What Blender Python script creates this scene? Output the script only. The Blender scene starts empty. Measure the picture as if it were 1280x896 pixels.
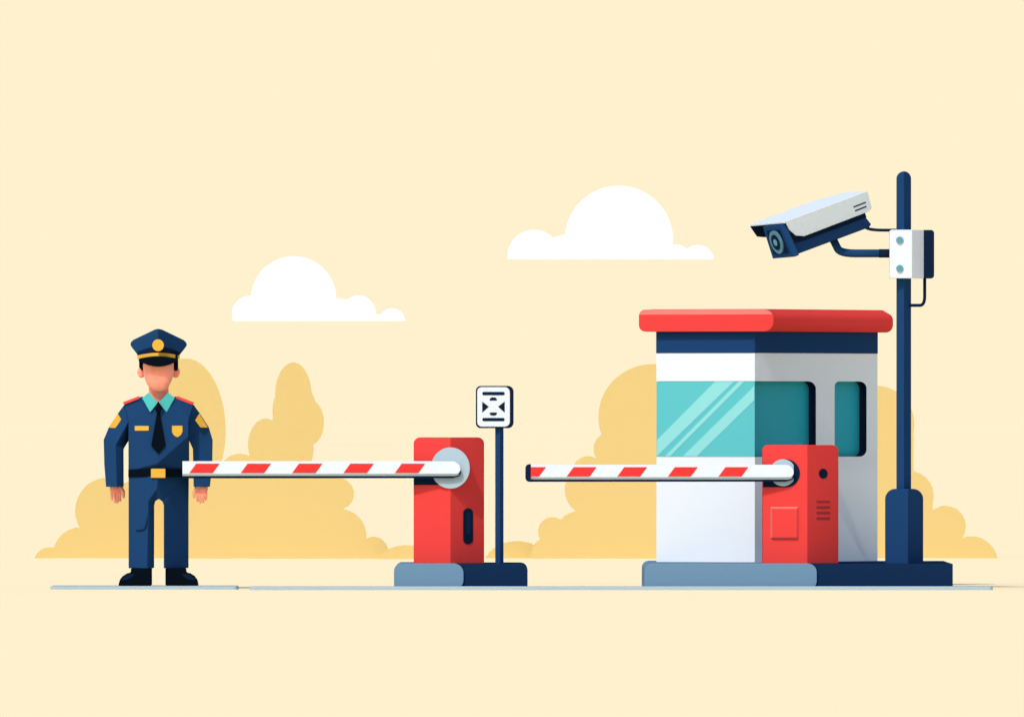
import bpy, bmesh, math, random
from math import radians as R, sin, cos, tan, pi, sqrt
from mathutils import Vector
from mathutils.geometry import delaunay_2d_cdt

random.seed(4)
scene = bpy.context.scene
COL = scene.collection

# ------------------------------------------------------------------ measures
PXM = 175.0            # picture units per metre at y = 0
D = 140.0              # camera distance (a long lens)
EYE = 520.0            # eye level in picture units
H = (736.0 - EYE) / PXM


class Fr:
    """A drawing plane at depth y0: picture units -> metres."""
    def __init__(self, y0):
        self.y0 = y0
        self.s = (D + y0) / D / PXM

    def p(self, px, py, dy=0.0):
        return Vector(((px - 640.0) * self.s, self.y0 + dy * self.s, H + (EYE - py) * self.s))


# ------------------------------------------------------------------ materials
def lin(h):
    c = [int(h[i:i + 2], 16) / 255 for i in (0, 2, 4)]
    return [x / 12.92 if x <= .04045 else ((x + .055) / 1.055) ** 2.4 for x in c]


MATS = {}


def mat(name, rgb, rough=.75, spec=.15, var=.04, scale=60.0, metal=0.0, trans=0.0):
    m = bpy.data.materials.new(name)
    m.use_nodes = True
    nt = m.node_tree
    b = nt.nodes['Principled BSDF']
    b.inputs['Roughness'].default_value = rough
    b.inputs['Specular IOR Level'].default_value = spec
    b.inputs['Metallic'].default_value = metal
    tc = nt.nodes.new('ShaderNodeTexCoord')
    nz = nt.nodes.new('ShaderNodeTexNoise')
    nz.inputs['Scale'].default_value = scale
    nz.inputs['Detail'].default_value = 4
    nt.links.new(tc.outputs['Object'], nz.inputs['Vector'])
    mx = nt.nodes.new('ShaderNodeMix')
    mx.data_type = 'RGBA'
    lo = [max(0, c * (1 - var)) for c in rgb]
    hi = [min(1, c * (1 + var)) for c in rgb]
    mx.inputs['A'].default_value = (*lo, 1)
    mx.inputs['B'].default_value = (*hi, 1)
    nt.links.new(nz.outputs['Fac'], mx.inputs['Factor'])
    nt.links.new(mx.outputs['Result'], b.inputs['Base Color'])
    MATS[name] = m
    if trans:
        tr = nt.nodes.new('ShaderNodeBsdfTranslucent')
        nt.links.new(mx.outputs['Result'], tr.inputs['Color'])
        ms = nt.nodes.new('ShaderNodeMixShader')
        ms.inputs[0].default_value = trans
        nt.links.new(b.outputs[0], ms.inputs[1])
        nt.links.new(tr.outputs[0], ms.inputs[2])
        nt.links.new(ms.outputs[0], nt.nodes['Material Output'].inputs['Surface'])
    return m


EXPO = 0.15
SKYCOL = (1.0, 0.880, 0.617)
mat('cream_ground', (.975, .825, .515), .95, .0, .004, .4)
mat('pavement_stone', (.33, .43, .48), .95, .0, .03)
mat('bush_leaf', (.62, .462, .182), .95, .0, .012, .6)
mat('cloud_white', (.98, .98, .98), 1, 0, .004, .2)
mat('navy_cloth', (.011, .045, .128), .95, .0, .05, 90)
mat('navy_paint', (.010, .045, .135), .9, .02, .03)
mat('deep_navy', (.0045, .0135, .038), .9, .02, .05)
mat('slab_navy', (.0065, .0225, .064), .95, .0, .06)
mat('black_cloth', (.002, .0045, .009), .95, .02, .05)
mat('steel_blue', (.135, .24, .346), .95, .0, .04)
mat('barrier_red', (.68, .050, .046), .9, .02, .02)
mat('coral_highlight', (.62, .165, .14), .9, .02, .02)  # paler red, painted highlight for roof edge and hatch edges
mat('hood_white', (.61, .69, .755), .95, .0, .015)
mat('stripe_red', (.70, .038, .036), .9, .02, .03)
mat('vent_red', (.30, .035, .045), .9, .02, .03)
mat('white_paint', (.70, .775, .83), .95, .0, .015)
mat('arm_white', (.645, .71, .78), .95, .0, .015)
mat('grey_metal', (.36, .47, .54), .9, .02, .03)
mat('lip_grey', (.50, .62, .69), .9, .02, .03)
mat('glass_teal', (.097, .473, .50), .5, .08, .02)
mat('glass_reflection', (.24, .62, .62), .5, .08, .02)  # lighter teal for the reflections drawn on the front pane
mat('glass_teal_shaded', (.022, .36, .46), .5, .04, .03)  # darker copy of the teal glass, shade of the side face in its colour
mat('skin', (.955, .35, .242), .9, .0, .02)
_b = MATS['skin'].node_tree.nodes['Principled BSDF']
_b.inputs['Subsurface Weight'].default_value = .6
_b.inputs['Subsurface Radius'].default_value = (1.0, .25, .12)
_b.inputs['Subsurface Scale'].default_value = .03
mat('gold', (.655, .378, .046), .9, .02, .03)
mat('epaulette_red', (.72, .065, .06), .9, .0, .03)
mat('collar_teal', (.072, .45, .44), .95, .0, .03)
mat('screw_grey', (.12, .27, .35), .8, .05, .03)
mat('lens_teal', (.07, .20, .28), .6, .1, .03)


# ------------------------------------------------------------------ object helpers
def tag(o, label=None, cat=None, group=None, kind=None):
    if label: o['label'] = label
    if cat: o['category'] = cat
    if group: o['group'] = group
    if kind: o['kind'] = kind
    return o


def thing(name, label, cat, loc, group=None):
    o = bpy.data.objects.new(name, None)
    o.empty_display_size = .1
    COL.objects.link(o)
    o.location = loc
    return tag(o, label, cat, group)


WORLD = {}


def origin(o):
    v = Vector((0, 0, 0))
    while o is not None:
        v += o.location
        o = o.parent
    return v


def build(name, bm, material, parent=None, bevel=0.0, smooth=False, segs=2, at=None):
    """Link the bmesh (world coordinates) as one mesh object, its origin at its own middle (or at)."""
    bmesh.ops.recalc_face_normals(bm, faces=bm.faces)
    if smooth:
        for f in bm.faces:
            f.smooth = True
    if at is None:
        lo = Vector([min(v.co[i] for v in bm.verts) for i in range(3)])
        hi = Vector([max(v.co[i] for v in bm.verts) for i in range(3)])
        at = Vector(((lo.x + hi.x) / 2, (lo.y + hi.y) / 2, lo.z))
    for v in bm.verts:
        v.co -= at
    me = bpy.data.meshes.new(name)
    bm.to_mesh(me)
    bm.free()
    mats = material if isinstance(material, (list, tuple)) else [material]
    for m in mats:
        me.materials.append(MATS[m])
    o = bpy.data.objects.new(name, me)
    COL.objects.link(o)
    if parent is not None:
        o.parent = parent
        o.location = at - origin(parent)
    else:
        o.location = at
    if bevel:
        b = o.modifiers.new('edge', 'BEVEL')
        b.width = bevel
        b.segments = segs
        b.limit_method = 'ANGLE'
        b.angle_limit = R(25)
        b.harden_normals = False
    return o


def rr(x0, y0, x1, y1, tl=0, tr=0, br=0, bl=0, n=6):
    """Rounded rectangle in picture units (y down), going clockwise on the picture."""
    pts = []
    for (cx, cy, r, a0) in ((x0 + tl, y0 + tl, tl, 180), (x1 - tr, y0 + tr, tr, 270), (x1 - br, y1 - br, br, 0), (x0 + bl, y1 - bl, bl, 90)):
        if r <= 0:
            pts.append((cx, cy))
        else:
            for k in range(n + 1):
                a = R(a0 + 90 * k / n)
                pts.append((cx + r * cos(a), cy + r * sin(a)))
    return pts


def circ(cx, cy, rx, ry=None, n=40):
    ry = ry or rx
    return [(cx + rx * cos(2 * pi * k / n), cy + ry * sin(2 * pi * k / n)) for k in range(n)]


def clip(pts, x, left):
    out = []
    n = len(pts)
    ins = (lambda q: q[0] <= x + 1e-9) if left else (lambda q: q[0] >= x - 1e-9)
    for i in range(n):
        a, b = pts[i], pts[(i + 1) % n]
        if ins(a):
            out.append(a)
        if ins(a) != ins(b) and abs(a[0] - x) > 1e-7 and abs(b[0] - x) > 1e-7:
            t = (x - a[0]) / (b[0] - a[0])
            out.append((x, a[1] + t * (b[1] - a[1])))
    return out


def solid(bm, fr, outline, yf, back=None, thick=None, ridges=(), holes=(), mi=0, xs=0.0):
    """A closed solid: front = the outline laid on the depth function yf (split along ridges), back flat or parallel."""
    if not callable(yf):
        c = yf
        yf = lambda x, y: c
    polys = [outline]
    for rx in ridges:
        nxt = []
        for p in polys:
            px_ = [q[0] for q in p]
            if min(px_) < rx - 1e-6 and max(px_) > rx + 1e-6:
                nxt += [clip(p, rx, True), clip(p, rx, False)]
            else:
                nxt.append(p)
        polys = nxt
    key = {}

    def fv(q):
        k = (round(q[0], 4), round(q[1], 4))
        if k not in key:
            y = yf(q[0], q[1])
            b = back if back is not None else y + thick
            key[k] = (bm.verts.new(fr.p(q[0], q[1], y)), bm.verts.new(fr.p(q[0] + xs, q[1], b)))
        return key[k]

    if holes:
        edges = []
        for lp in [outline, *holes]:
            vs = [fv(q)[0] for q in lp]
            for i in range(len(vs)):
                edges.append(bm.edges.new((vs[i], vs[(i + 1) % len(vs)])))
        res = bmesh.ops.triangle_fill(bm, edges=edges, use_beauty=True)
        faces = [g for g in res['geom'] if isinstance(g, bmesh.types.BMFace)]
    else:
        faces = []
        for p in polys:
            vs = []
            for q in p:
                v = fv(q)[0]
                if v not in vs:
                    vs.append(v)
            if len(vs) > 2:
                faces.append(bm.faces.new(vs))
    close(bm, faces, {a: b for a, b in key.values()}, mi)


def close(bm, faces, mp, mi=0):
    bnd = {}
    for f in faces:
        f.material_index = mi
        vs = list(f.verts)
        for i in range(len(vs)):
            a, b = vs[i], vs[(i + 1) % len(vs)]
            k = frozenset((a, b))
            bnd[k] = None if k in bnd else (a, b)
    for f in faces:
        g = bm.faces.new([mp[v] for v in reversed(f.verts)])
        g.material_index = mi
    for e in bnd.values():
        if e:
            g = bm.faces.new((e[1], e[0], mp[e[0]], mp[e[1]]))
            g.material_index = mi


def facets(bm, fr, V, F, back, mi=0):
    """Front facets given vertex by vertex (px, py, dy), closed to a flat back."""
    mp, vv = {}, {}
    for k, (x, y, d) in V.items():
        a = bm.verts.new(fr.p(x, y, d))
        vv[k] = a
        mp[a] = bm.verts.new(fr.p(x, y, back))
    faces = [bm.faces.new([vv[k] for k in f]) for f in F]
    close(bm, faces, mp, mi)


def prow(x0, thl, thr, y0):
    kl, kr = tan(R(thl)), tan(R(thr))
    return lambda x, y: y0 + (kl * (x0 - x) if x < x0 else kr * (x - x0))


def one(name, fr, outline, yf, material, parent, back=None, thick=None, ridges=(), holes=(), bevel=0.0, xs=0.0, **k):
    bm = bmesh.new()
    solid(bm, fr, outline, yf, back, thick, ridges, holes, 0, xs)
    return build(name, bm, material, parent, bevel, **k)


def tube(bm, pts, rad, n=12, cap=True):
    """Round bar along world points."""
    rings = []
    m = len(pts)
    rads = rad if isinstance(rad, (list, tuple)) else [rad] * m
    up = None
    for i in range(m):
        if i == 0: d = pts[1] - pts[0]
        elif i == m - 1: d = pts[-1] - pts[-2]
        else: d = (pts[i] - pts[i - 1]).normalized() + (pts[i + 1] - pts[i]).normalized()
        d.normalize()
        if up is None:
            up = d.orthogonal().normalized()
        else:
            up = (up - d * up.dot(d)).normalized()
        sd = d.cross(up)
        rings.append([bm.verts.new(pts[i] + (up * cos(2 * pi * k / n) + sd * sin(2 * pi * k / n)) * rads[i]) for k in range(n)])
    for i in range(m - 1):
        for k in range(n):
            bm.faces.new((rings[i][k], rings[i][(k + 1) % n], rings[i + 1][(k + 1) % n], rings[i + 1][k]))
    if cap:
        bm.faces.new(rings[0][::-1])
        bm.faces.new(rings[-1])


def smooth_path(pts, steps=5, r=.35):
    """Rounds the corners of a polyline of world points."""
    out = [pts[0]]
    for i in range(1, len(pts) - 1):
        a, b, c = pts[i - 1], pts[i], pts[i + 1]
        p, q = b.lerp(a, r), b.lerp(c, r)
        for k in range(steps + 1):
            t = k / steps
            out.append(p.lerp(b, t).lerp(b.lerp(q, t), t))
    out.append(pts[-1])
    return out


# ------------------------------------------------------------------ ground, sky
bm = bmesh.new()
bmesh.ops.create_circle(bm, cap_ends=True, segments=96, radius=3000)
g = build('ground', bm, 'cream_ground', at=Vector((0, 0, 0)))
tag(g, 'flat plain cream ground reaching the horizon', kind='structure')

ms = bpy.data.materials.new('sky_glow')
ms.use_nodes = True
nt = ms.node_tree
nt.nodes.remove(nt.nodes['Principled BSDF'])
em = nt.nodes.new('ShaderNodeEmission')
em.inputs['Color'].default_value = (*SKYCOL, 1)
em.inputs['Strength'].default_value = 2 ** -EXPO
nt.links.new(em.outputs[0], nt.nodes['Material Output'].inputs['Surface'])
MATS['sky_glow'] = ms
bm = bmesh.new()
prev = None
for k in range(49):
    a = R(-95 + 190 * k / 48)
    q = [bm.verts.new((9000 * sin(a), 9000 * cos(a), z)) for z in (-1500, 0, 2000)]
    if prev:
        for j in range(2):
            bm.faces.new((prev[j], q[j], q[j + 1], prev[j + 1]))
    prev = q
sky = build('sky', bm, 'sky_glow', smooth=True, at=Vector((0, 0, 0)))
tag(sky, 'plain pale cream sky behind everything', kind='structure')

F0 = Fr(-.75)
for k, (x0, x1, lab) in enumerate(((63, 296.5, 'short thin grey blue pavement strip under the guard'),
                                   (312, 1241, 'long thin grey blue pavement strip under the barriers and booth'))):
    bm = bmesh.new()
    # a low paved strip with rounded ends, 3 cm thick
    f = F0
    z1 = .0235 if k == 0 else .026
    pts = []
    xa, xb = f.p(x0, 0).x, f.p(x1, 0).x
    ya, yb = (-.3 if k == 0 else -.75), (.4 if k == 0 else -.53)
    r = .03
    f = Fr(ya)
    xa, xb = f.p(x0, 0).x, f.p(x1, 0).x
    for (cx, cy, a0) in ((xa + r, ya + r, 180), (xb - r, ya + r, 270), (xb - r, yb - r, 0), (xa + r, yb - r, 90)):
        for j in range(6):
            a = R(a0 + 18 * j)
            pts.append((cx + r * cos(a), cy + r * sin(a)))
    top = [bm.verts.new((x, y, z1)) for x, y in pts]
    bot = [bm.verts.new((x, y, -.02)) for x, y in pts]
    bm.faces.new(top)
    bm.faces.new(bot[::-1])
    for j in range(len(pts)):
        i2 = (j + 1) % len(pts)
        bm.faces.new((bot[j], bot[i2], top[i2], top[j]))
    o = build('pavement', bm, 'pavement_stone', bevel=.006)
    tag(o, lab, kind='structure')

PAVE = .0286


# ------------------------------------------------------------------ outlines made of lobes (bushes, clouds)
def contour(lobes, bottom, step=1.2):
    def f(x, y):
        v = 1e9
        for l in lobes:
            if l[0] == 'r':
                _, x0, y0, x1, y1 = l
                d = max(x0 - x, x - x1, y0 - y, y - y1)
            else:
                cx, cy, rx, ry = l
                k = sqrt(((x - cx) / rx) ** 2 + ((y - cy) / ry) ** 2)
                d = (k - 1) * min(rx, ry)
            v = min(v, d)
        return max(v, y - bottom)
    xs0 = min((l[1] if l[0] == 'r' else l[0] - l[2]) for l in lobes) - 4
    xs1 = max((l[3] if l[0] == 'r' else l[0] + l[2]) for l in lobes) + 4
    ys0 = min((l[2] if l[0] == 'r' else l[1] - l[3]) for l in lobes) - 4
    ys1 = bottom + 4
    nx, ny = int((xs1 - xs0) / step) + 1, int((ys1 - ys0) / step) + 1
    G = [[f(xs0 + i * step, ys0 + j * step) for j in range(ny)] for i in range(nx)]
    link = {}
    pos = {}

    def ep(i, j, k):           # edge vertex: k=0 along x, k=1 along y
        key = (i, j, k)
        if key not in pos:
            a = G[i][j]
            b = G[i + 1][j] if k == 0 else G[i][j + 1]
            t = min(.98, max(.02, a / (a - b)))
            pos[key] = (xs0 + (i + (t if k == 0 else 0)) * step, ys0 + (j + (t if k == 1 else 0)) * step)
        return key
    for i in range(nx - 1):
        for j in range(ny - 1):
            c = [G[i][j] < 0, G[i + 1][j] < 0, G[i + 1][j + 1] < 0, G[i][j + 1] < 0]
            e = []
            if c[0] != c[1]: e.append(ep(i, j, 0))
            if c[1] != c[2]: e.append(ep(i + 1, j, 1))
            if c[2] != c[3]: e.append(ep(i, j + 1, 0))
            if c[3] != c[0]: e.append(ep(i, j, 1))
            for q in range(0, len(e) - 1, 2):
                link.setdefault(e[q], []).append(e[q + 1])
                link.setdefault(e[q + 1], []).append(e[q])
    best = []
    seen = set()
    for s in link:
        if s in seen: continue
        loop, cur, pr = [], s, None
        while cur is not None and cur not in seen:
            seen.add(cur)
            loop.append(pos[cur])
            nx_ = [q for q in link[cur] if q not in seen]
            cur = nx_[0] if nx_ else None
        if len(loop) > len(best): best = loop
    # drop points on straight runs
    out = []
    n = len(best)
    for i in range(n):
        a, b, c = best[i - 1], best[i], best[(i + 1) % n]
        if abs((b[0] - a[0]) * (c[1] - b[1]) - (b[1] - a[1]) * (c[0] - b[0])) > 1e-5:
            out.append(b)
    return out


def puff(name, fr, outline, depth, rnd, material, parent=None):
    """A thick mass with the outline given."""
    n = len(outline)
    area = sum(outline[i][0] * outline[(i + 1) % n][1] - outline[(i + 1) % n][0] * outline[i][1] for i in range(n))
    if area < 0: outline = outline[::-1]
    nrm = []
    for i in range(n):
        a, c = outline[i - 1], outline[(i + 1) % n]
        dx, dy = c[0] - a[0], c[1] - a[1]
        l = max(1e-6, sqrt(dx * dx + dy * dy))
        nrm.append((-dy / l, dx / l))
    bm = bmesh.new()
    lay = [(0, 0), (rnd * 4, depth)]
    rings = [[bm.verts.new(fr.p(outline[i][0] + nrm[i][0] * ins, outline[i][1] + nrm[i][1] * ins, y)) for i in range(n)] for ins, y in lay]
    for a, b in zip(rings, rings[1:]):
        for i in range(n):
            f = bm.faces.new((a[i], a[(i + 1) % n], b[(i + 1) % n], b[i]))
    for li in (0, -1):
        ins, y = lay[li]
        p2 = [Vector((outline[i][0] + nrm[i][0] * ins, outline[i][1] + nrm[i][1] * ins)) for i in range(n)]
        cv, ce, cf, *_ = delaunay_2d_cdt(p2, [(i, (i + 1) % n) for i in range(n)], [], 1, 1e-5)
        vv = [bm.verts.new(fr.p(q.x, q.y, y)) for q in cv]
        for f in cf:
            bm.faces.new([vv[i] for i in f])
    bmesh.ops.remove_doubles(bm, verts=bm.verts, dist=2e-4 * fr.s * 175)
    return build(name, bm, material, parent)


BD = D * (1 / .824 - 1)
B0, B1, B2, B3 = Fr(BD - .45), Fr(BD), Fr(BD + .45), Fr(BD + 7)
BOT = 698.5


def bush(fr, lobes, label, bottom=BOT):
    bottom = EYE + H / fr.s
    o = puff('bush', fr, contour(lobes, bottom), 45, .7, 'bush_leaf')
    return tag(o, label, 'bush', 'sandy bushes behind the pavement')


def tree(fr, lobes, label, bottom, tx, dep=45):
    root = thing('tree', label, 'tree', Vector((fr.p(tx, 0).x, fr.y0 + .2, 0)), 'sandy trees behind the bushes')
    puff('crown', fr, contour(lobes, bottom), dep, .7, 'bush_leaf', root)
    bm = bmesh.new()
    b = Vector((fr.p(tx, 0).x, fr.y0 + .2, 0))
    t = fr.p(tx, bottom - 14, 30)
    tube(bm, [b, b.lerp(t, .5), t], [.1, .08, .06])
    build('trunk', bm, 'bush_leaf', root, smooth=True)


bush(B2, [(62, 704, 20, 20.5), (99.4, 693, 33, 34), (134, 638, 40, 41), ('r', 100, 640, 250, 720), (190, 640, 70, 42), (240, 660, 60, 60)],
     'low rounded sandy bush stepping down behind the guard')
bush(B1, [(423, 617, 19.5, 19.5), (425, 670, 33, 34), (467, 690, 18.5, 19.5), ('r', 230, 597, 424, 720), ('r', 400, 640, 440, 720), ('r', 425, 690, 470, 720), (330, 622, 60, 42), (300, 592, 26, 25), (270, 610, 22, 18), ('r', 240, 600, 425, 640)],
     'wide sandy bush under the left barrier arm')
bush(B0, [(508, 704, 36, 23)], 'flat small sandy hump of bush behind the red cabinet')
tree(B3, [(232, 538, 50, 90)], 'tall egg shaped sandy tree behind the guard', 628, 238)
tree(B3, [(366.6, 493.5, 22.8, 40.5), (368, 515, 27.5, 40), (388.5, 528, 16.5, 27.5), (332.5, 556, 22.5, 33), (358, 560, 34, 41), (352, 585, 38, 34)],
     'sandy tree with several upright lobes above the left barrier arm', 618, 358)
bush(B2, [(646, 705, 40, 29)], 'low sandy bush behind the sign post')
bush(B1, [(690.6, 664, 18, 18), (681, 692, 17, 19), (722, 666, 27, 27), (737.5, 612, 31.5, 32), (735, 590, 20, 20), (763, 561, 21, 21), (816, 521, 68, 66),
          ('r', 690, 666, 860, 720), ('r', 735, 590, 860, 700), ('r', 765, 540, 870, 700)],
     'big sandy bush with stacked round lobes left of the booth')
bush(B2, [(1095, 530, 48, 48), (1138.5, 620, 28.5, 31), (1182, 658, 25.2, 26), (1214.5, 704, 33, 34), ('r', 1060, 530, 1142, 720), ('r', 1080, 620, 1166, 720), ('r', 1150, 660, 1200, 720)],
     'sandy bush stepping down behind the camera pole')

FC = Fr(700)


def cloud(lobes, bottom, label):
    o = puff('cloud', FC, contour(lobes, bottom), 60, .7, 'cloud_white')
    tag(o, label, 'cloud', 'white clouds')


cloud([(773.5, 300, 67.5, 67.5), (667.5, 320, 33, 32.5), (704, 325, 24, 31), (846, 326, 17, 20), (872, 325, 20, 18.5), ('r', 640, 312, 880, 330)], 324,
      'large white flat bottomed cloud left of the security camera')
cloud([(367, 373.5, 53, 53), (313, 392, 23, 22), (424, 392, 24, 18.5), (448, 392, 21.5, 22.5), (490, 401.5, 16, 16), ('r', 300, 393, 498, 410), ('r', 350, 370, 420, 410)], 401,
      'small white flat bottomed cloud above the left barrier arm')

# ------------------------------------------------------------------ plinths
FP = Fr(-.5)
zt = FP.p(0, 704).z


def plinth(label, light, dark, back):
    cx = FP.p((light[0][0] + dark[1][0]) / 2, 0).x
    root = thing('plinth', label, 'plinth', Vector((cx, 0, 0)), 'plinths on the pavement')
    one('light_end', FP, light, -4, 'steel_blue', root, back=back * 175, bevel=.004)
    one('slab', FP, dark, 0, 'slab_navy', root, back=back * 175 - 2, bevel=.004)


PB = EYE + H / FP.s
plinth('low plinth under the left barrier and sign, half pale blue half navy',
       rr(492.5, 704, 579.5, PB, 9, 12, 12, 0), rr(560, 704.4, 659.5, PB, 0, 9, 0, 0)[:], 1.5)
plinth('long low plinth under the booth and camera pole, pale blue left end',
       rr(805.5, 704, 1021, PB, 9, 11, 11, 0), rr(1000, 704.4, 1191, PB), 2.9)


# ------------------------------------------------------------------ barriers
def arm(root, fa, x0, x1, top, stripes, cap, dyf, per_h):
    """Bar with a white face, a sloping grey lower edge and a dark rubber lip; x1 end rounded."""
    h1, h2, h3 = top + 15.6, top + 18.4, top + 21.4
    bm = bmesh.new()
    r = 10
    pts = [(x0, top)] + [(x1 - r + r * sin(a), top + r * 1.0 - r * cos(a)) for a in [R(q) for q in range(0, 91, 10)]]
    pts += [(x1 - 6 + 6 * cos(a), h1 - 5.6 + 5.6 * sin(a)) for a in [R(q) for q in range(10, 91, 10)]] + [(x0, h1)]
    solid(bm, fa, pts, dyf, thick=9)
    for (bl, w, sl) in stripes:
        q = [(bl, h1 - .8), (bl + sl, top + 3), (bl + sl + w, top + 3), (bl + w, h1 - .8)]
        if bl < x0:
            q = clip(q, x0 + .2, False)
        solid(bm, fa, q, dyf - .5, thick=.8, mi=1)
    a = build('arm', bm, ['arm_white', 'stripe_red'], root)
    bm = bmesh.new()        # lower edge, slanting back under the bar
    c = x1 - 5
    lo = [(x0, h1 - .1), (c, h1 - .1), (c + 3.5, h1 - 1.2), (c + 2.5, h2 - 1), (c - 2, h2), (x0, h2)]
    solid(bm, fa, lo, lambda x, y: dyf + .2 + (3 if y > h1 + .8 else 0), back=dyf + 9)
    build('lower_edge', bm, 'lip_grey', a)
    bm = bmesh.new()
    c = x1 - 6
    lo = [(x0 - (0 if not cap else 0), h2), (c - 2, h2 + .05), (c + 4, h2 - 1.6), (c + 6.6, h1 - 4), (c + 6.6, h2 - 3), (c + 4, h2 + .6), (c - 4, h3 - .2), (x0, h3)]
    solid(bm, fa, lo, dyf + 3.4, back=dyf + 9.5)
    build('rubber_lip', bm, 'deep_navy', a)
    if cap:
        one('end_cap', fa, rr(x0 - 6.5, top - .8, x0 + .2, h3, 5, 0, 0, 5), dyf - 1, 'deep_navy', a, back=dyf + 10, bevel=.002)
    return a


G1 = Fr(-.3)
g1 = thing('barrier_gate', 'closed barrier whose striped arm reaches in front of the guard', 'barrier gate', G1.p(561, 704, 40), 'striped barrier gates')
yl = prow(563, 13, 47, 0)
cab = one('cabinet', G1, rr(517, 546.5, 605, 704.2, 8, 8, 0, 0), yl, 'barrier_red', g1, back=88, ridges=(563,), bevel=.004)
one('arm_slot', G1, [(517.1, 590), (555, 590), (555, 606), (517.1, 606)], lambda x, y: yl(x, y) - .6, 'deep_navy', cab, thick=2)
hb = one('handle', G1, rr(579, 635, 591.3, 680, 6, 6, 6, 6), lambda x, y: yl(x, y) - 1.2, 'deep_navy', cab, thick=3, bevel=.002)
one('grip', G1, rr(583, 640, 588.5, 668, 2.5, 2.5, 2.5, 2.5), lambda x, y: yl(x, y) - 2.4, 'slab_navy', hb, thick=2, bevel=.002)
one('pivot_disc', G1, circ(563, 584.8, 24.3, 25.8, 56), -2.5, 'grey_metal', g1, back=30, bevel=.003)
arm(g1, G1, 228.3, 575.5, 576.2, [(236.8 + 64.2 * k, 29.3, 8.6) for k in range(5)], False, -12.6, 0)

g2 = thing('barrier_gate', 'closed barrier whose striped arm crosses the white booth', 'barrier gate', G1.p(1001, 704, 40), 'striped barrier gates')
yr = prow(1009, 13, 47, 0)
cab = one('cabinet', G1, rr(953.7, 556, 1048.7, 704.2, 7, 8, 0, 0), yr, 'barrier_red', g2, back=84, ridges=(1009,), bevel=.004)
bm = bmesh.new()
solid(bm, G1, [(953.8, 596), (975, 596), (981, 608.8), (953.8, 608.8)], lambda x, y: yr(x, y) - .6, thick=2)
solid(bm, G1, circ(982.5, 591.3, 17.3, 17.5, 48), lambda x, y: yr(x, y) - .9, thick=3)
build('arm_slot', bm, 'deep_navy', cab)
# raised hatch with sloping edges, a highlight painted on them in coral
bm = bmesh.new()
o_, i_ = rr(963, 633, 997.8, 673), rr(965.2, 635.6, 996.2, 671.4)
vo = [bm.verts.new(G1.p(x, y, yr(x, y) + .3)) for x, y in o_]
vi = [bm.verts.new(G1.p(x, y, yr(x, y) - 4.2)) for x, y in i_]
bm.faces.new(vi)
for k in range(4):
    bm.faces.new((vo[k], vo[(k + 1) % 4], vi[(k + 1) % 4], vi[k])).material_index = 1
build('hatch', bm, ['barrier_red', 'coral_highlight'], cab)
one('keyhole', G1, circ(1029.4, 591.8, 5.6, 6.2, 28), lambda x, y: yr(x, y) - .8, 'deep_navy', cab, thick=3)
bm = bmesh.new()
for k in range(4):
    y = 627 + 6.9 * k
    solid(bm, G1, rr(1021, y - 1.5, 1038, y + 1.5), lambda x, y: yr(x, y) - .5, thick=2)
build('vent', bm, 'vent_red', cab)
one('pivot_disc', G1, circ(978.8, 590.6, 16.6, 16.8, 48), lambda x, y: 3, 'grey_metal', g2, back=40, bevel=.003)
arm(g2, G1, 663.2, 992, 580.6, [(645 + 63.25 * k, 28.6, 8.8) for k in range(5)], True, -7, 0)

# ------------------------------------------------------------------ sign
SG = Fr(-.12)
sg = thing('road_sign', 'small white sign with arrow and bar symbols on a navy post', 'sign', SG.p(624, 704, 4))
one('post', SG, [(619, 530), (629.4, 530), (629.4, 704.4), (619, 704.4)], prow(625, 25, 60, 0), 'navy_paint', sg, back=11, ridges=(625,))
sb = one('board', SG, rr(594.8, 482.2, 642, 535, 6, 7, 7, 6), -5, 'deep_navy', sg, thick=4.5, bevel=.003)
one('face_plate', SG, rr(596.6, 483.8, 637.4, 533.2, 5.5, 6.5, 6.5, 5.5), -7, 'arm_white', sb, thick=2.4, bevel=.003)
bm = bmesh.new()
for q in (rr(602.8, 489.7, 630.8, 493.8, 2, 2, 2, 2), rr(602.8, 522.2, 630.8, 526.2, 2, 2, 2, 2),
          rr(612, 496.6, 621.2, 500.4, 3.4, 3.4, .8, .8), rr(612, 515.5, 621.2, 519.2, .8, .8, 3.4, 3.4),
          [(602.8, 501.8), (611, 508.2), (602.8, 515.4)], [(630.8, 501.8), (622.6, 508.2), (630.8, 515.4)]):
    solid(bm, SG, q, -7.5, thick=.9)
build('symbol', bm, 'deep_navy', sb)

# ------------------------------------------------------------------ guard booth
BT = Fr(.75)
tL, tR = tan(R(25)), tan(R(60))
wl = lambda x, y: (943.5 - x) * tL
wr = lambda x, y: (x - 943.5) * tR
bt = thing('guard_booth', 'white guard booth with red flat roof and teal windows', 'guard booth', BT.p(955, 704, 150))
X0, XC, X1 = 821, 943.5, 1102
bm = bmesh.new()
solid(bm, BT, [(X0, 440.5), (XC, 440.5), (XC, 476.3), (X0, 476.3)], wl, thick=9)
solid(bm, BT, [(X0, 571), (XC, 571), (XC, 704.2), (X0, 704.2)], wl, thick=9)
r = 10
ra = [(1022 - r + r * sin(a), 476.3 + r - r * cos(a)) for a in [R(q) for q in range(0, 91, 10)]]
rb = [(1022 - r + r * cos(a), 571 - r + r * sin(a)) for a in [R(q) for q in range(0, 91, 10)]]
notch = [(XC + .02, 476.3)] + ra + rb + [(XC + .02, 571)]
wall_r = [(XC + .02, 440.5)] + notch[:] + [(XC + .02, 704.2), (X1, 704.2), (X1, 440.5)]
hole = rr(1046.2, 476.3, 1087.7, 571, 6, 9, 9, 6)
solid(bm, BT, wall_r, wr, thick=2.5, holes=[hole])
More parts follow.
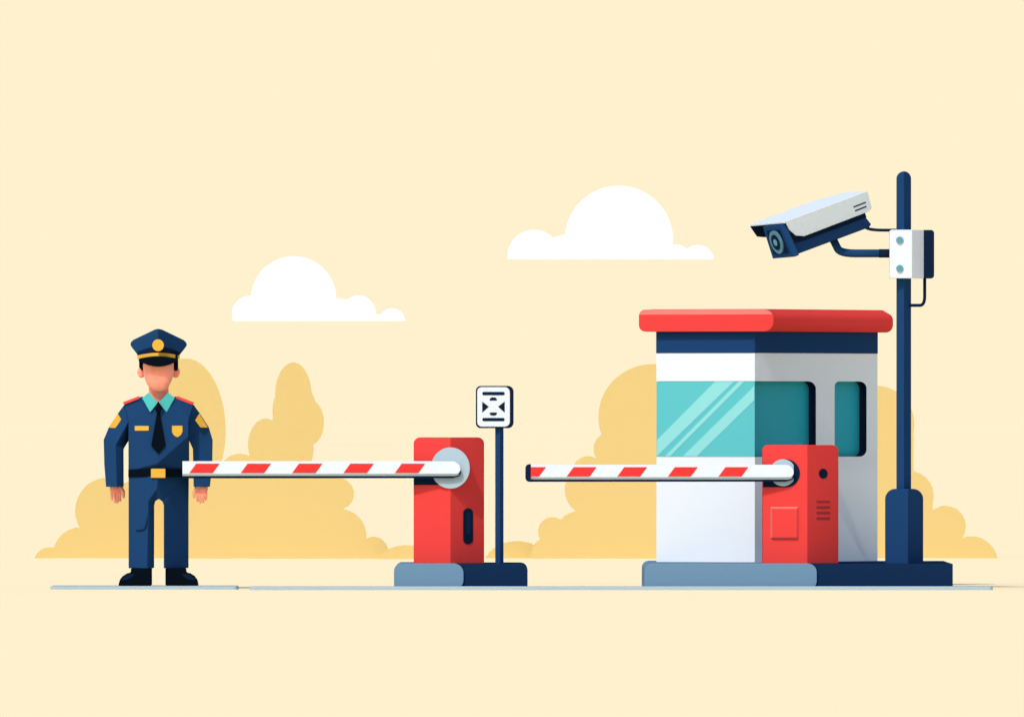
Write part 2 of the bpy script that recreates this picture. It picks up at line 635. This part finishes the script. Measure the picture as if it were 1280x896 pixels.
# the two far walls
A, Bc, Cc = (X0, (XC - X0) * tL), (XC, 0), (X1, (X1 - XC) * tR)
Dd = (A[0] + Cc[0] - Bc[0], A[1] + Cc[1] - Bc[1])
for (p, q) in ((A, Dd), (Cc, Dd)):
    ins = Vector((1, 0)) if False else None
    vs = []
    dx, dy = q[0] - p[0], q[1] - p[1]
    l = sqrt(dx * dx + dy * dy)
    nx, ny = -dy / l * 4, dx / l * 4
    cx, cy = (A[0] + Cc[0]) / 2, (A[1] + Cc[1]) / 2
    if (cx - p[0]) * nx + (cy - p[1]) * ny < 0: nx, ny = -nx, -ny
    e = 6
    P2 = [(p[0] + dx / l * e, p[1] + dy / l * e), (q[0] - dx / l * e, q[1] - dy / l * e)]
    P2 = P2 + [(P2[1][0] + nx, P2[1][1] + ny), (P2[0][0] + nx, P2[0][1] + ny)]
    lo = [bm.verts.new(BT.p(x, 704.2, y)) for x, y in P2]
    hi = [bm.verts.new(BT.p(x, 440.5, y)) for x, y in P2]
    bm.faces.new(lo); bm.faces.new(hi[::-1])
    for k in range(4):
        bm.faces.new((lo[k], lo[(k + 1) % 4], hi[(k + 1) % 4], hi[k]))
build('wall', bm, 'white_paint', bt)
# frieze: closed prism above the walls
bm = bmesh.new()
cx, cy = (A[0] + Cc[0]) / 2, (A[1] + Cc[1]) / 2
PL = [A, Bc, Cc, Dd]
lo = [bm.verts.new(BT.p(x, 441.2, y)) for x, y in [(cx + (x - cx) * 1.003, cy + (y - cy) * 1.003) for x, y in PL]]
hi = [bm.verts.new(BT.p(x, 412, y)) for x, y in [(cx + (x - cx) * 1.003, cy + (y - cy) * 1.003) for x, y in PL]]
bm.faces.new(lo); bm.faces.new(hi[::-1])
for k in range(4):
    bm.faces.new((lo[k], lo[(k + 1) % 4], hi[(k + 1) % 4], hi[k]))
build('frieze', bm, 'navy_paint', bt)
# roof slab: chamfered rim all round
RP = [(800, 58), (957, -15), (1121.5, 270), (1119, 330), (958, 392), (802, 70)]
prof = [(13, 386.2), (2.6, 392.4), (.8, 395), (0, 398), (0, 406), (1.2, 410), (4, 413), (7, 414.3)]


def offset(poly, d):
    n = len(poly)
    ar = sum(poly[i][0] * poly[(i + 1) % n][1] - poly[(i + 1) % n][0] * poly[i][1] for i in range(n))
    sg_ = 1 if ar > 0 else -1
    out = []
    for i in range(n):
        a, b, c = Vector(poly[i - 1]), Vector(poly[i]), Vector(poly[(i + 1) % n])
        e1, e2 = (b - a).normalized(), (c - b).normalized()
        n1, n2 = Vector((-e1.y, e1.x)) * sg_, Vector((-e2.y, e2.x)) * sg_
        k = 1 + n1.dot(n2)
        m = (n1 + n2) / max(.35, k)
        out.append((b.x + m.x * d, b.y + m.y * d))
    return out


bm = bmesh.new()
rings = [[bm.verts.new(BT.p(x, z, y)) for x, y in offset(RP, d)] for d, z in prof]
for a, b in zip(rings, rings[1:]):
    for k in range(len(RP)):
        k2 = (k + 1) % len(RP)
        bm.faces.new((a[k], a[k2], b[k2], b[k]))
bm.faces.new(rings[0]); bm.faces.new(rings[-1][::-1])
roof = build('roof', bm, 'barrier_red', bt)
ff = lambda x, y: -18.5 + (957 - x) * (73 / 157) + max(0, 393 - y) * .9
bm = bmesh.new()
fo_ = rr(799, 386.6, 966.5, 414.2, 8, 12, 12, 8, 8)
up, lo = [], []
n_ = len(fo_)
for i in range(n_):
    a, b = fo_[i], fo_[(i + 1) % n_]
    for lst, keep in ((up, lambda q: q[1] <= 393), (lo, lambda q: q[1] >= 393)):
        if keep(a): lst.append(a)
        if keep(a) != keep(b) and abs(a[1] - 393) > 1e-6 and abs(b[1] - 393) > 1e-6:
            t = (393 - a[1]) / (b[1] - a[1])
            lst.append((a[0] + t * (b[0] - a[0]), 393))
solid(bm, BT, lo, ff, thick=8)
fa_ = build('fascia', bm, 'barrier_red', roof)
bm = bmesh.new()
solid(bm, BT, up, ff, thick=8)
build('fascia_highlight', bm, 'coral_highlight', fa_)  # highlight along the roof edge, put in as a paler red strip
# windows
wf = one('front_window', BT, [(X0 + .1, 476.6), (XC - .1, 476.6), (XC - .1, 570.7), (X0 + .1, 570.7)], lambda x, y: wl(x, y) + .6, 'glass_teal', bt, thick=4)
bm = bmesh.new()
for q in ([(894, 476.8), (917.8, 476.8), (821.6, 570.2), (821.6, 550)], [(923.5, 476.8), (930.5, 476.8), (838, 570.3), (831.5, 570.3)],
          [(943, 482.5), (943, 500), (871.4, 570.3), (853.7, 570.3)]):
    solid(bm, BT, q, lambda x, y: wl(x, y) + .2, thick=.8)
build('reflection_streak', bm, 'glass_reflection', wf)  # diagonal reflections painted as thin lighter strips on the pane
fo = lambda x, y: wr(x, y) + 2.8
fr_c = [(947, 471)] + [(1028, 471), (1028, 577), (947, 577)] + list(reversed([(947, 476.3)] + ra + rb + [(947, 571)]))
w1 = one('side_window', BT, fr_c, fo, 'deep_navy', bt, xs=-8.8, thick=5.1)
one('pane', BT, [(937, 473), (1026, 473), (1026, 575), (937, 575)], lambda x, y: wr(x, y) + 23.6, 'glass_teal_shaded', w1, thick=4)  # shaded side of the glazing, darkened by colour
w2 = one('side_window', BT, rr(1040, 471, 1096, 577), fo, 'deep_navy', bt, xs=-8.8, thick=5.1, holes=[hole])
one('pane', BT, rr(1030, 473, 1092, 575), lambda x, y: wr(x, y) + 23.6, 'glass_teal_shaded', w2, thick=4)

# ------------------------------------------------------------------ pole and camera
PO = Fr(-.15)
cp = thing('camera_pole', 'tall navy pole with thick round shouldered foot, holding the security camera', 'pole', PO.p(1131, 704, 14))
one('pole', PO, rr(1121, 214.3, 1139.3, 690, 9, 9, 0, 0, 8), prow(1130, 25, 66, 0), 'navy_paint', cp, back=24, ridges=(1130,))
one('sleeve', PO, rr(1107.2, 610.8, 1154.7, 704.4, 13, 13, 0, 0, 8), prow(1134.8, 25, 64, -9), 'navy_paint', cp, back=42, ridges=(1134.8,), bevel=.004)

sc_ = thing('security_camera', 'white hooded security camera with round lens bolted to the pole', 'security camera', PO.p(1126, 318, -6))
TL = (957.0, 281.5)
W_, H_, L_ = Vector((22, 1.5, -46.3)), Vector((12.5, -39.5, 4.66)), Vector((103, 38.5, 50.2))


def cpt(a, b, c):
    v = W_ * a + H_ * b + L_ * c
    return PO.p(TL[0] + v.x, TL[1] - v.y, v.z)


def cbox(bm, a0, a1, b0, b1, c0, c1):
    v = [bm.verts.new(cpt(a, b, c)) for a in (a0, a1) for b in (b0, b1) for c in (c0, c1)]
    for f in ((0, 1, 3, 2), (4, 6, 7, 5), (0, 4, 5, 1), (2, 3, 7, 6), (0, 2, 6, 4), (1, 5, 7, 3)):
        bm.faces.new([v[i] for i in f])


def cext(bm, axis, lo, hi, poly):
    """Polygon in the two other camera axes, extruded along one of them."""
    def q(t, u, v): return cpt(t, u, v) if axis == 'a' else (cpt(u, t, v) if axis == 'b' else cpt(u, v, t))
    A_ = [bm.verts.new(q(lo, u, v)) for u, v in poly]
    B_ = [bm.verts.new(q(hi, u, v)) for u, v in poly]
    bm.faces.new(A_); bm.faces.new(B_[::-1])
    n = len(poly)
    for i in range(n):
        bm.faces.new((A_[i], A_[(i + 1) % n], B_[(i + 1) % n], B_[i]))


bm = bmesh.new()
cext(bm, 'a', -.1, .88, [(.02, .0), (.02, .95), (.72, .955), (.72, .01)])
hs = build('housing', bm, 'deep_navy', sc_, bevel=.004)
bm = bmesh.new()
q = [(.70, .03), (.70, .945), (.93, .945), (1.0, .91), (1.0, .03)]
A_ = [bm.verts.new(cpt(.88 + (.18 * min(1, (b - .7) / .23)), b, c)) for b, c in q]
B_ = [bm.verts.new(cpt(-.06, b, c)) for b, c in q]
bm.faces.new(A_[:3] + [A_[4]] if False else [A_[0], A_[1], A_[2], A_[3], A_[4]]); bm.faces.new(B_[::-1])
for i in range(5):
    bm.faces.new((A_[i], A_[(i + 1) % 5], B_[(i + 1) % 5], B_[i]))
build('lower_tray', bm, 'slab_navy', hs, bevel=.004)
bm = bmesh.new()
cext(bm, 'c', -.03, .03, [(-.04, .02), (.96, .02), (1.16, 1.03), (-.04, 1.03)])
bz = build('front_bezel', bm, 'navy_paint', sc_, bevel=.004)
bm = bmesh.new()
cext(bm, 'c', -.04, -.02, [(.14, .16), (.84, .16), (.95, .88), (.14, .88)])
build('lens_recess', bm, 'deep_navy', bz)


def cdisc(name, r, c0, c1, m):
    bm = bmesh.new()
    cext(bm, 'c', c0, c1, [(.53 + r * cos(2 * pi * k / 36), .52 + r * 1.16 * sin(2 * pi * k / 36)) for k in range(36)])
    build(name, bm, m, bz)


cdisc('lens_ring', .31, -.055, -.03, 'lens_teal')
cdisc('lens_glass', .205, -.06, -.03, 'deep_navy')
cdisc('lens_core', .09, -.064, -.03, 'screw_grey')
bm = bmesh.new()
cext(bm, 'b', -.06, .0, [(-.86, .0), (-.86, .72), (-.35, 1.0), (1.07, 1.0), (1.07, -.0)])     # top plate
fl = [(-.06, .0), (-.06, 1.0), (.49, 1.02), (.56, .975), (.58, .19), (.47, .094), (.24, .035)]
A_ = [bm.verts.new(cpt(1.12 - .27 * b, b, c)) for b, c in fl]
B_ = [bm.verts.new(cpt(1.07 - .27 * b, b, c)) for b, c in fl]
bm.faces.new(A_); bm.faces.new(B_[::-1])
for i in range(7):
    bm.faces.new((A_[i], A_[(i + 1) % 7], B_[(i + 1) % 7], B_[i]))
hd = build('hood', bm, 'hood_white', sc_, bevel=.003)
bm = bmesh.new()
cext(bm, 'a', -.86, -.80, [(.005, .0), (.005, .7), (.42, .7), (.46, .12), (.36, .04)])
cext(bm, 'b', .003, .018, [(-.80, .0), (-.80, .7), (-.11, .7), (-.11, .0)])
build('hood_lining', bm, 'deep_navy', hd)
bm = bmesh.new()
for q in ([(.24, .81), (.235, .96), (.275, .96), (.28, .81)], [(.37, .82), (.365, .96), (.405, .96), (.41, .82)]):
    A_ = [bm.verts.new(cpt(1.127 - .27 * b, b, c)) for b, c in q]
    B_ = [bm.verts.new(cpt(1.10 - .27 * b, b, c)) for b, c in q]
    bm.faces.new(A_); bm.faces.new(B_[::-1])
    for i in range(4):
        bm.faces.new((A_[i], A_[(i + 1) % 4], B_[(i + 1) % 4], B_[i]))
build('hood_vent', bm, 'deep_navy', hd)
bm = bmesh.new()
tube(bm, smooth_path([PO.p(1040, 296, 6), PO.p(1050, 316.8, 4), PO.p(1114, 316.8, 0)], 6, .3), PO.s * 5, 14)
build('bracket_arm', bm, 'navy_paint', sc_, smooth=True)
bm = bmesh.new()
tube(bm, [PO.p(1099, 316.8, 1.2), PO.p(1112.5, 316.8, 0)], PO.s * 5.4, 14)
build('bracket_collar', bm, 'deep_navy', sc_, smooth=True)
jb = one('junction_box', PO, rr(1111.8, 287.4, 1155.5, 348, 3, 0, 0, 3), prow(1139.6, 8, 60, -14), 'arm_white', sc_, back=16, ridges=(1139.6,), bevel=.004)
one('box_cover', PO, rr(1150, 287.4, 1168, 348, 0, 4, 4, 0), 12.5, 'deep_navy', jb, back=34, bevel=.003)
for yy in (300.4, 335.8):
    one('screw', PO, circ(1124.4, yy, 4.4, 4.4, 24), -14.4, 'screw_grey', jb, thick=6, bevel=.001)
bm = bmesh.new()
tube(bm, smooth_path([PO.p(1077, 281, 2), PO.p(1087, 287.8, 2), PO.p(1121, 287.8, 6)], 5, .5), PO.s * 1.9, 8)
build('cable', bm, 'deep_navy', sc_, smooth=True)
bm = bmesh.new()
tube(bm, smooth_path([PO.p(1156.3, 346, 22), PO.p(1156.3, 381.6, 20), PO.p(1137, 381.6, 16)], 6, .32), PO.s * 2.0, 8)
build('cable', bm, 'deep_navy', sc_, smooth=True)

# ------------------------------------------------------------------ the guard
GP = Fr(.0)
gbase = GP.p(198, 731, 30)


def body_mesh():
    bm = bmesh.new()

    def ell(cx, cy, dy, rx, ry, rz, sq=1.0, seg=28):
        res = bmesh.ops.create_uvsphere(bm, u_segments=seg, v_segments=seg // 2, radius=1)
        for v in res['verts']:
            x, y, z = v.co
            h = sqrt(x * x + y * y)
            if h > 1e-6 and sq != 1:
                c, s = x / h, y / h
                x = h * math.copysign(abs(c) ** sq, c)
                y = h * math.copysign(abs(s) ** sq, s)
            if sq != 1 and z > .3:
                y *= max(.35, 1 - (z - .3) * 2.2)
            elif sq != 1 and z < 0 and h > 1e-6:
                y *= h ** -.45
            v.co = GP.p(cx + x * rx, cy - z * rz, dy + y * ry)

    def limb(pts, r):
        P = [GP.p(*p) for p in pts]
        tube(bm, P, [q * GP.s for q in r], 14)
        for p, q in zip(pts, r):
            ell(*p, q, q, q, 1, 14)
    ell(198, 458, 11, 19.6, 25, 32.5, .62)                       # head
    for s in (-1, 1):                                            # ears
        ell(198 + s * 21.5, 465, 16, 5.2, 3.5, 7.2)
    limb([(198, 478, 17), (198, 520, 22)], [12.4, 13])
    ell(192, 548, 32, 24, 16, 44)                                # trunk
    ell(196, 600, 36, 22, 14, 22)
    limb([(172, 520, 30), (160, 518, 32), (143, 557, 32), (144, 604, 30)], [9, 8, 7, 6])
    limb([(222, 520, 34), (236, 518, 36), (252, 557, 41), (252, 604, 40)], [8, 8, 7, 6])
    limb([(186, 605, 36), (176, 660, 34), (176, 715, 34)], [12, 10, 8])
    limb([(212, 605, 46), (217, 660, 52), (217, 715, 52)], [9, 8, 8])
    for (hx, s, dy) in ((144.6, 1, 28), (251.4, -1, 39)):        # hands, thumb towards the body
        ell(hx - .2 * s, 610.5, dy, 7.8, 4.2, 7.5)
        for k, (ox, ln, rad) in enumerate(((-5.7, 9.6, 1.6), (-2.1, 12.6, 1.7), (1.6, 13.2, 1.7), (5.2, 11.2, 1.6))):
            x = hx + ox * s
            st = (.6, -.5, .4, -.3)[k]
            limb([(x, 611, dy + st), (x * .985 + hx * .015, 613 + ln * .55, dy - .8 + st), (x * .95 + hx * .05, 614.5 + ln, dy + 1.2 + st)], [rad, rad, rad * .9])
        limb([(hx + 5 * s, 608, dy - 2), (hx + 9.2 * s, 614.5, dy - 3), (hx + 9.4 * s, 621, dy - 3.4)], [2.8, 2.2, 1.7])
    return bm


bm = body_mesh()
person = build('person', bm, 'skin', None, at=gbase)
tag(person, 'uniformed guard in a peaked cap standing with arms hanging', 'person')
rm = person.modifiers.new('one_skin', 'REMESH')
rm.mode = 'VOXEL'
rm.voxel_size = .0028
rm.use_smooth_shade = True
sm = person.modifiers.new('soft', 'SMOOTH')
sm.factor = .5
sm.iterations = 2


def pt(name, outline, yf, material, parent, **k):
    return one(name, GP, outline, yf, material, parent, **k)


# jacket
ty = lambda x, y=0: 8 - (x - 160.5) * 10 / 37.5 if x < 198 else -2 + (x - 198) * 1.5 / 37.5
bm = bmesh.new()
V = dict(a=(177, 495.5, 7), b=(155.2, 505.5, 13), c=(160.4, 527, 8), d=(160.4, 550, 8), e=(160.4, 589, 8), f=(198, 506, -2), g0=(197, 579, -2), g=(197, 589, 7),
         h=(219, 495.5, 5), i=(241, 505.5, 10), j=(235.6, 526, -.5), k=(235.6, 545, -.5), m=(235.6, 589, 40))
facets(bm, GP, V, [('a', 'b', 'c'), ('f', 'a', 'c'), ('f', 'c', 'd', 'g0'), ('d', 'e', 'g0'), ('e', 'g', 'g0'),
                   ('f', 'g0', 'k'), ('f', 'k', 'j'), ('f', 'j', 'h'), ('h', 'j', 'i'), ('g0', 'g', 'm'), ('g0', 'm', 'k')], 56)
V = dict(b=(155.2, 505.5, 13), s1=(147.6, 516, 15), s2=(135.7, 534, 16), s3=(129.2, 549.7, 17), s4=(130, 580, 16), s5=(132.2, 608.3, 15),
         c5=(145.8, 608.3, 6), c3=(144.3, 556.7, 6), c=(160.3, 527, 8.4), i5=(153.8, 608.3, 17), i3=(153.6, 561, 17), d=(160.3, 550, 34))
facets(bm, GP, V, [('b', 's1', 'c'), ('s1', 's2', 'c'), ('s2', 'c3', 'c'), ('s2', 's3', 'c3'), ('s3', 's4', 'c3'), ('s4', 'c5', 'c3'), ('s4', 's5', 'c5'),
                   ('c', 'c3', 'd'), ('c3', 'i3', 'd'), ('c3', 'c5', 'i5', 'i3')], 44)
V = dict(i=(241, 505.5, 10), s1=(248.6, 516, 22), s2=(260.2, 534, 28), s3=(265, 549.7, 30), s4=(264.5, 580, 30), s5=(261.6, 608.3, 29),
         i5=(241.5, 608.3, 29), i3=(240.6, 561, 28), d=(235.7, 550, 27), j=(235.7, 526, 14))
facets(bm, GP, V, [('i', 'j', 's1'), ('s1', 'j', 's2'), ('s2', 'j', 'd'), ('s2', 'd', 's3'), ('s3', 'd', 'i3'), ('s3', 'i3', 's4'), ('s4', 'i3', 'i5'), ('s4', 'i5', 's5')], 54)
jk = build('jacket', bm, 'navy_cloth', person, bevel=.004)
pt('arm_patch', [(147, 516.8), (151.8, 525), (144.2, 534.8), (135.8, 534.4)], lambda x, y: 12.2 + (152 - x) * .06, 'gold', jk, thick=4)
pt('arm_patch', [(248.8, 516.8), (243.6, 525), (250.2, 534), (259.4, 534.2)], lambda x, y: 15.0 + (x - 244) * .55, 'gold', jk, thick=5)
pt('name_bar', rr(168.3, 532.2, 186, 538.2, 1, 1, 1, 1), lambda x, y: ty(x) - 1.2, 'gold', jk, thick=2, bevel=.002)
sh = [(215, 532), (228.2, 532), (228.2, 539.5), (226.6, 543), (224.2, 545.2), (221.6, 546.4), (219, 545.2), (216.6, 543), (215, 539.5)]
pt('badge', sh, lambda x, y: ty(x) - 1.4, 'gold', jk, thick=2.2, bevel=.002)
pt('epaulette', [(153.2, 502.6), (173.4, 495), (174.8, 498), (154.8, 505.8)], lambda x, y: 4 + (175 - x) * .3, 'epaulette_red', jk, back=34, bevel=.003)
pt('epaulette', [(221.5, 495), (242.2, 502.8), (240.6, 506.2), (220, 498)], lambda x, y: 4 + (x - 221) * .2, 'epaulette_red', jk, back=34, bevel=.003)
for s in (-1, 1):
    q = [(198 + s * 12.4, 490.6), (198 + s * 20.4, 497.4), (198 + s * 10.4, 515), (198 + s * .3, 503.4)]
    pt('collar', q, lambda x, y: -5.5 + abs(x - 198) * .3, 'collar_teal', jk, thick=4, bevel=.002)
bm = bmesh.new()
solid(bm, GP, [(196.6, 514), (199.6, 514), (207, 556.7), (198, 567.2), (189, 556.7)], -4.4, thick=3)
solid(bm, GP, [(198, 501.6), (203.4, 509.4), (199.8, 515), (196.2, 515), (192.8, 509.4)], -8, thick=5)
build('tie', bm, 'black_cloth', jk, bevel=.002)
# belt
bm = bmesh.new()
by = lambda x, y: 6 - (x - 160.4) * 9 / 36.6 if x < 197 else -3 + (x - 197) * 37.5 / 38.6
solid(bm, GP, [(160.2, 586.4), (235.8, 586.4), (235.8, 596.2), (160.2, 596.2)], by, back=57, ridges=(197,))
bl = build('belt', bm, 'black_cloth', person)
pt('buckle', rr(188.8, 585.6, 206.8, 597, 1, 1, 1, 1), -5.6, 'gold', bl, thick=4, bevel=.002)
# trousers
bm = bmesh.new()
ry_ = lambda x: -4 + (x - 197) * 1.55
V = dict(L0=(160.6, 595, 8), C0=(197, 595, -4), C1=(196.6, 610, -3.9), C2=(185.4, 626, -.2), C3=(184, 710, .3), L1=(160.6, 710, 8),
         I1=(191.2, 710, 12), A1=(191.3, 631, 11), A2=(192.6, 626.5, 10), A3=(198, 623, 5), A4=(202.8, 626.5, 7), A5=(204.6, 631, ry_(204.6)),
         I2=(204.6, 710, ry_(204.6)), R1=(234.4, 710, ry_(234.4)), R2=(234.4, 631, ry_(234.4)), R0=(234.8, 595, ry_(234.4)))
facets(bm, GP, V, [('L0', 'C2', 'C1', 'C0'), ('L0', 'L1', 'C3', 'C2'), ('C2', 'C3', 'I1', 'A1'), ('C2', 'A1', 'A2'), ('C1', 'C2', 'A2'), ('C1', 'A2', 'A3'),
                   ('C1', 'A3', 'A4'), ('C0', 'C1', 'A4'), ('C0', 'A4', 'R0'), ('A4', 'A5', 'R0'), ('A5', 'R2', 'R0'), ('A5', 'I2', 'R1', 'R2')], 78)
tr = build('trousers', bm, 'navy_cloth', person, bevel=.003)
bm = bmesh.new()
kf = lambda x: 8 - (x - 160.6) * .33
tube(bm, smooth_path([GP.p(184.2, 646, .2), GP.p(182.5, 662, kf(182.5) - .2), GP.p(170.5, 663, kf(170.5) - .3)], 7, .5), [GP.s * q for q in [.6] + [1.3] * 8 + [1.0]], 8)
build('knee_crease_shade', bm, 'slab_navy', tr, smooth=True)  # crease shade put in as a darker navy than the cloth
# shoes
for s, x0 in ((-1, 0), (1, 0)):
    mx_ = (lambda x: x) if s < 0 else (lambda x: 395.4 - x)
    q = [(189, 709.5), (163.4, 709.5), (163.4, 715.4), (158, 716.6), (153, 719.8), (149.6, 724.4), (147.6, 731.9), (189, 731.9)]
    yo = 0 if s < 0 else 14
    shoe = pt('shoe', [(mx_(x), y) for x, y in q], 2 + yo, 'black_cloth', person, back=60, bevel=.012, segs=3)
    q = [(168.5, 717.6), (163, 717.0), (158, 718.4), (154, 721.4), (151.4, 725.6), (160, 724.4), (165, 721.6)]
    pt('toe_highlight', [(mx_(x), y) for x, y in q], 1.2 + yo, 'deep_navy', shoe, thick=3, bevel=.002)  # shine on the toe, painted as a lighter navy patch
# hair
bm = bmesh.new()
for x0, x1 in ((173.8, 179.4), (216.6, 222.2)):
    solid(bm, GP, [(x0, 440), (x1, 440), (x1, 459 if x0 < 198 else 463)[:2], ((x0 + x1) / 2 + (1.6 if x0 < 198 else -1.6), 463.4), (x0, 459)], 2, back=34)
solid(bm, GP, [(175, 440), (221, 440), (220, 462), (212, 476), (184, 476), (176, 462)], 30, back=44)
build('hair', bm, 'black_cloth', person, bevel=.003)
# cap
cy_ = prow(198, 22, 56, -20)
cap = pt('cap', [(198, 411), (202, 411.8), (228.5, 424.6), (232, 427.8), (232.8, 431), (231, 434), (223.6, 443.5), (172.2, 443.5), (164.8, 434), (163, 431), (163.6, 427.8), (167, 424.6), (194, 411.8)],
         cy_, 'navy_cloth', person, back=56, ridges=(198,), bevel=.006)
arc = lambda y0, sag, n=14, xa=171.8, xb=224.2: [(xa + (xb - xa) * k / n, y0 + sag * (2 * k / n - 1) ** 2) for k in range(n + 1)]
bd = arc(433.6, 6.5) + arc(443.2, 4, 14)[::-1]
pt('cap_band', bd, lambda x, y: cy_(x, y) - 1.2, 'deep_navy', cap, thick=4, ridges=(198,))
st_ = arc(441, 3.4) + arc(445.4, 3.6)[::-1]
pt('gold_braid', st_, lambda x, y: cy_(x, y) * .8 - 7, 'gold', cap, thick=8, ridges=(198,))
pt('visor', arc(445.2, 3.4, 14, 173.6, 222.4) + [(222.0, 452)] + arc(458.2, -6.0, 14, 176, 220)[::-1] + [(174, 452)], -24.5, 'black_cloth', cap, back=8, bevel=.003)
pt('cap_badge', circ(198, 431.6, 7.2, 7.4, 32), -25, 'gold', cap, back=-8, bevel=.002)

# ------------------------------------------------------------------ light and camera
SUN_AZ, SUN_EL = 24.0, 45.0          # degrees to the left of straight behind the camera; height
sv = Vector((-sin(R(SUN_AZ)) * cos(R(SUN_EL)), -cos(R(SUN_AZ)) * cos(R(SUN_EL)), sin(R(SUN_EL))))
ld = bpy.data.lights.new('sun', 'SUN')
ld.energy = 2.0
ld.angle = R(.5)
ld.color = (1.0, .95, .88)
lo_ = bpy.data.objects.new('sun', ld)
COL.objects.link(lo_)
lo_.rotation_euler = (-sv).to_track_quat('-Z', 'Y').to_euler()
lo_.location = (-5, -8, 12)

w = bpy.data.worlds.new('World')
scene.world = w
w.use_nodes = True
nt = w.node_tree
sk = nt.nodes.new('ShaderNodeTexSky')
sk.sky_type = 'NISHITA'
sk.sun_disc = False
sk.sun_elevation = R(SUN_EL)
sk.sun_rotation = math.atan2(sv.x, sv.y)
sk.air_density = 1.0
sk.dust_density = 2.0
sk.ozone_density = 1.5
nt.links.new(sk.outputs[0], nt.nodes['Background'].inputs['Color'])
nt.nodes['Background'].inputs['Strength'].default_value = .15

cd = bpy.data.cameras.new('camera')
cam = bpy.data.objects.new('camera', cd)
COL.objects.link(cam)
cam.location = (0, -D, H)
cam.rotation_euler = (R(90), 0, 0)
cd.sensor_width = 36
cd.lens = 36 * D / (1280 / PXM)
cd.shift_y = (EYE - 448) / 1280
cd.clip_start = .5
cd.clip_end = 30000
scene.camera = cam
scene.view_settings.view_transform = 'Standard'
scene.view_settings.look = 'None'
scene.view_settings.gamma = 1
scene.view_settings.exposure = EXPO
scene.view_settings.use_curve_mapping = False
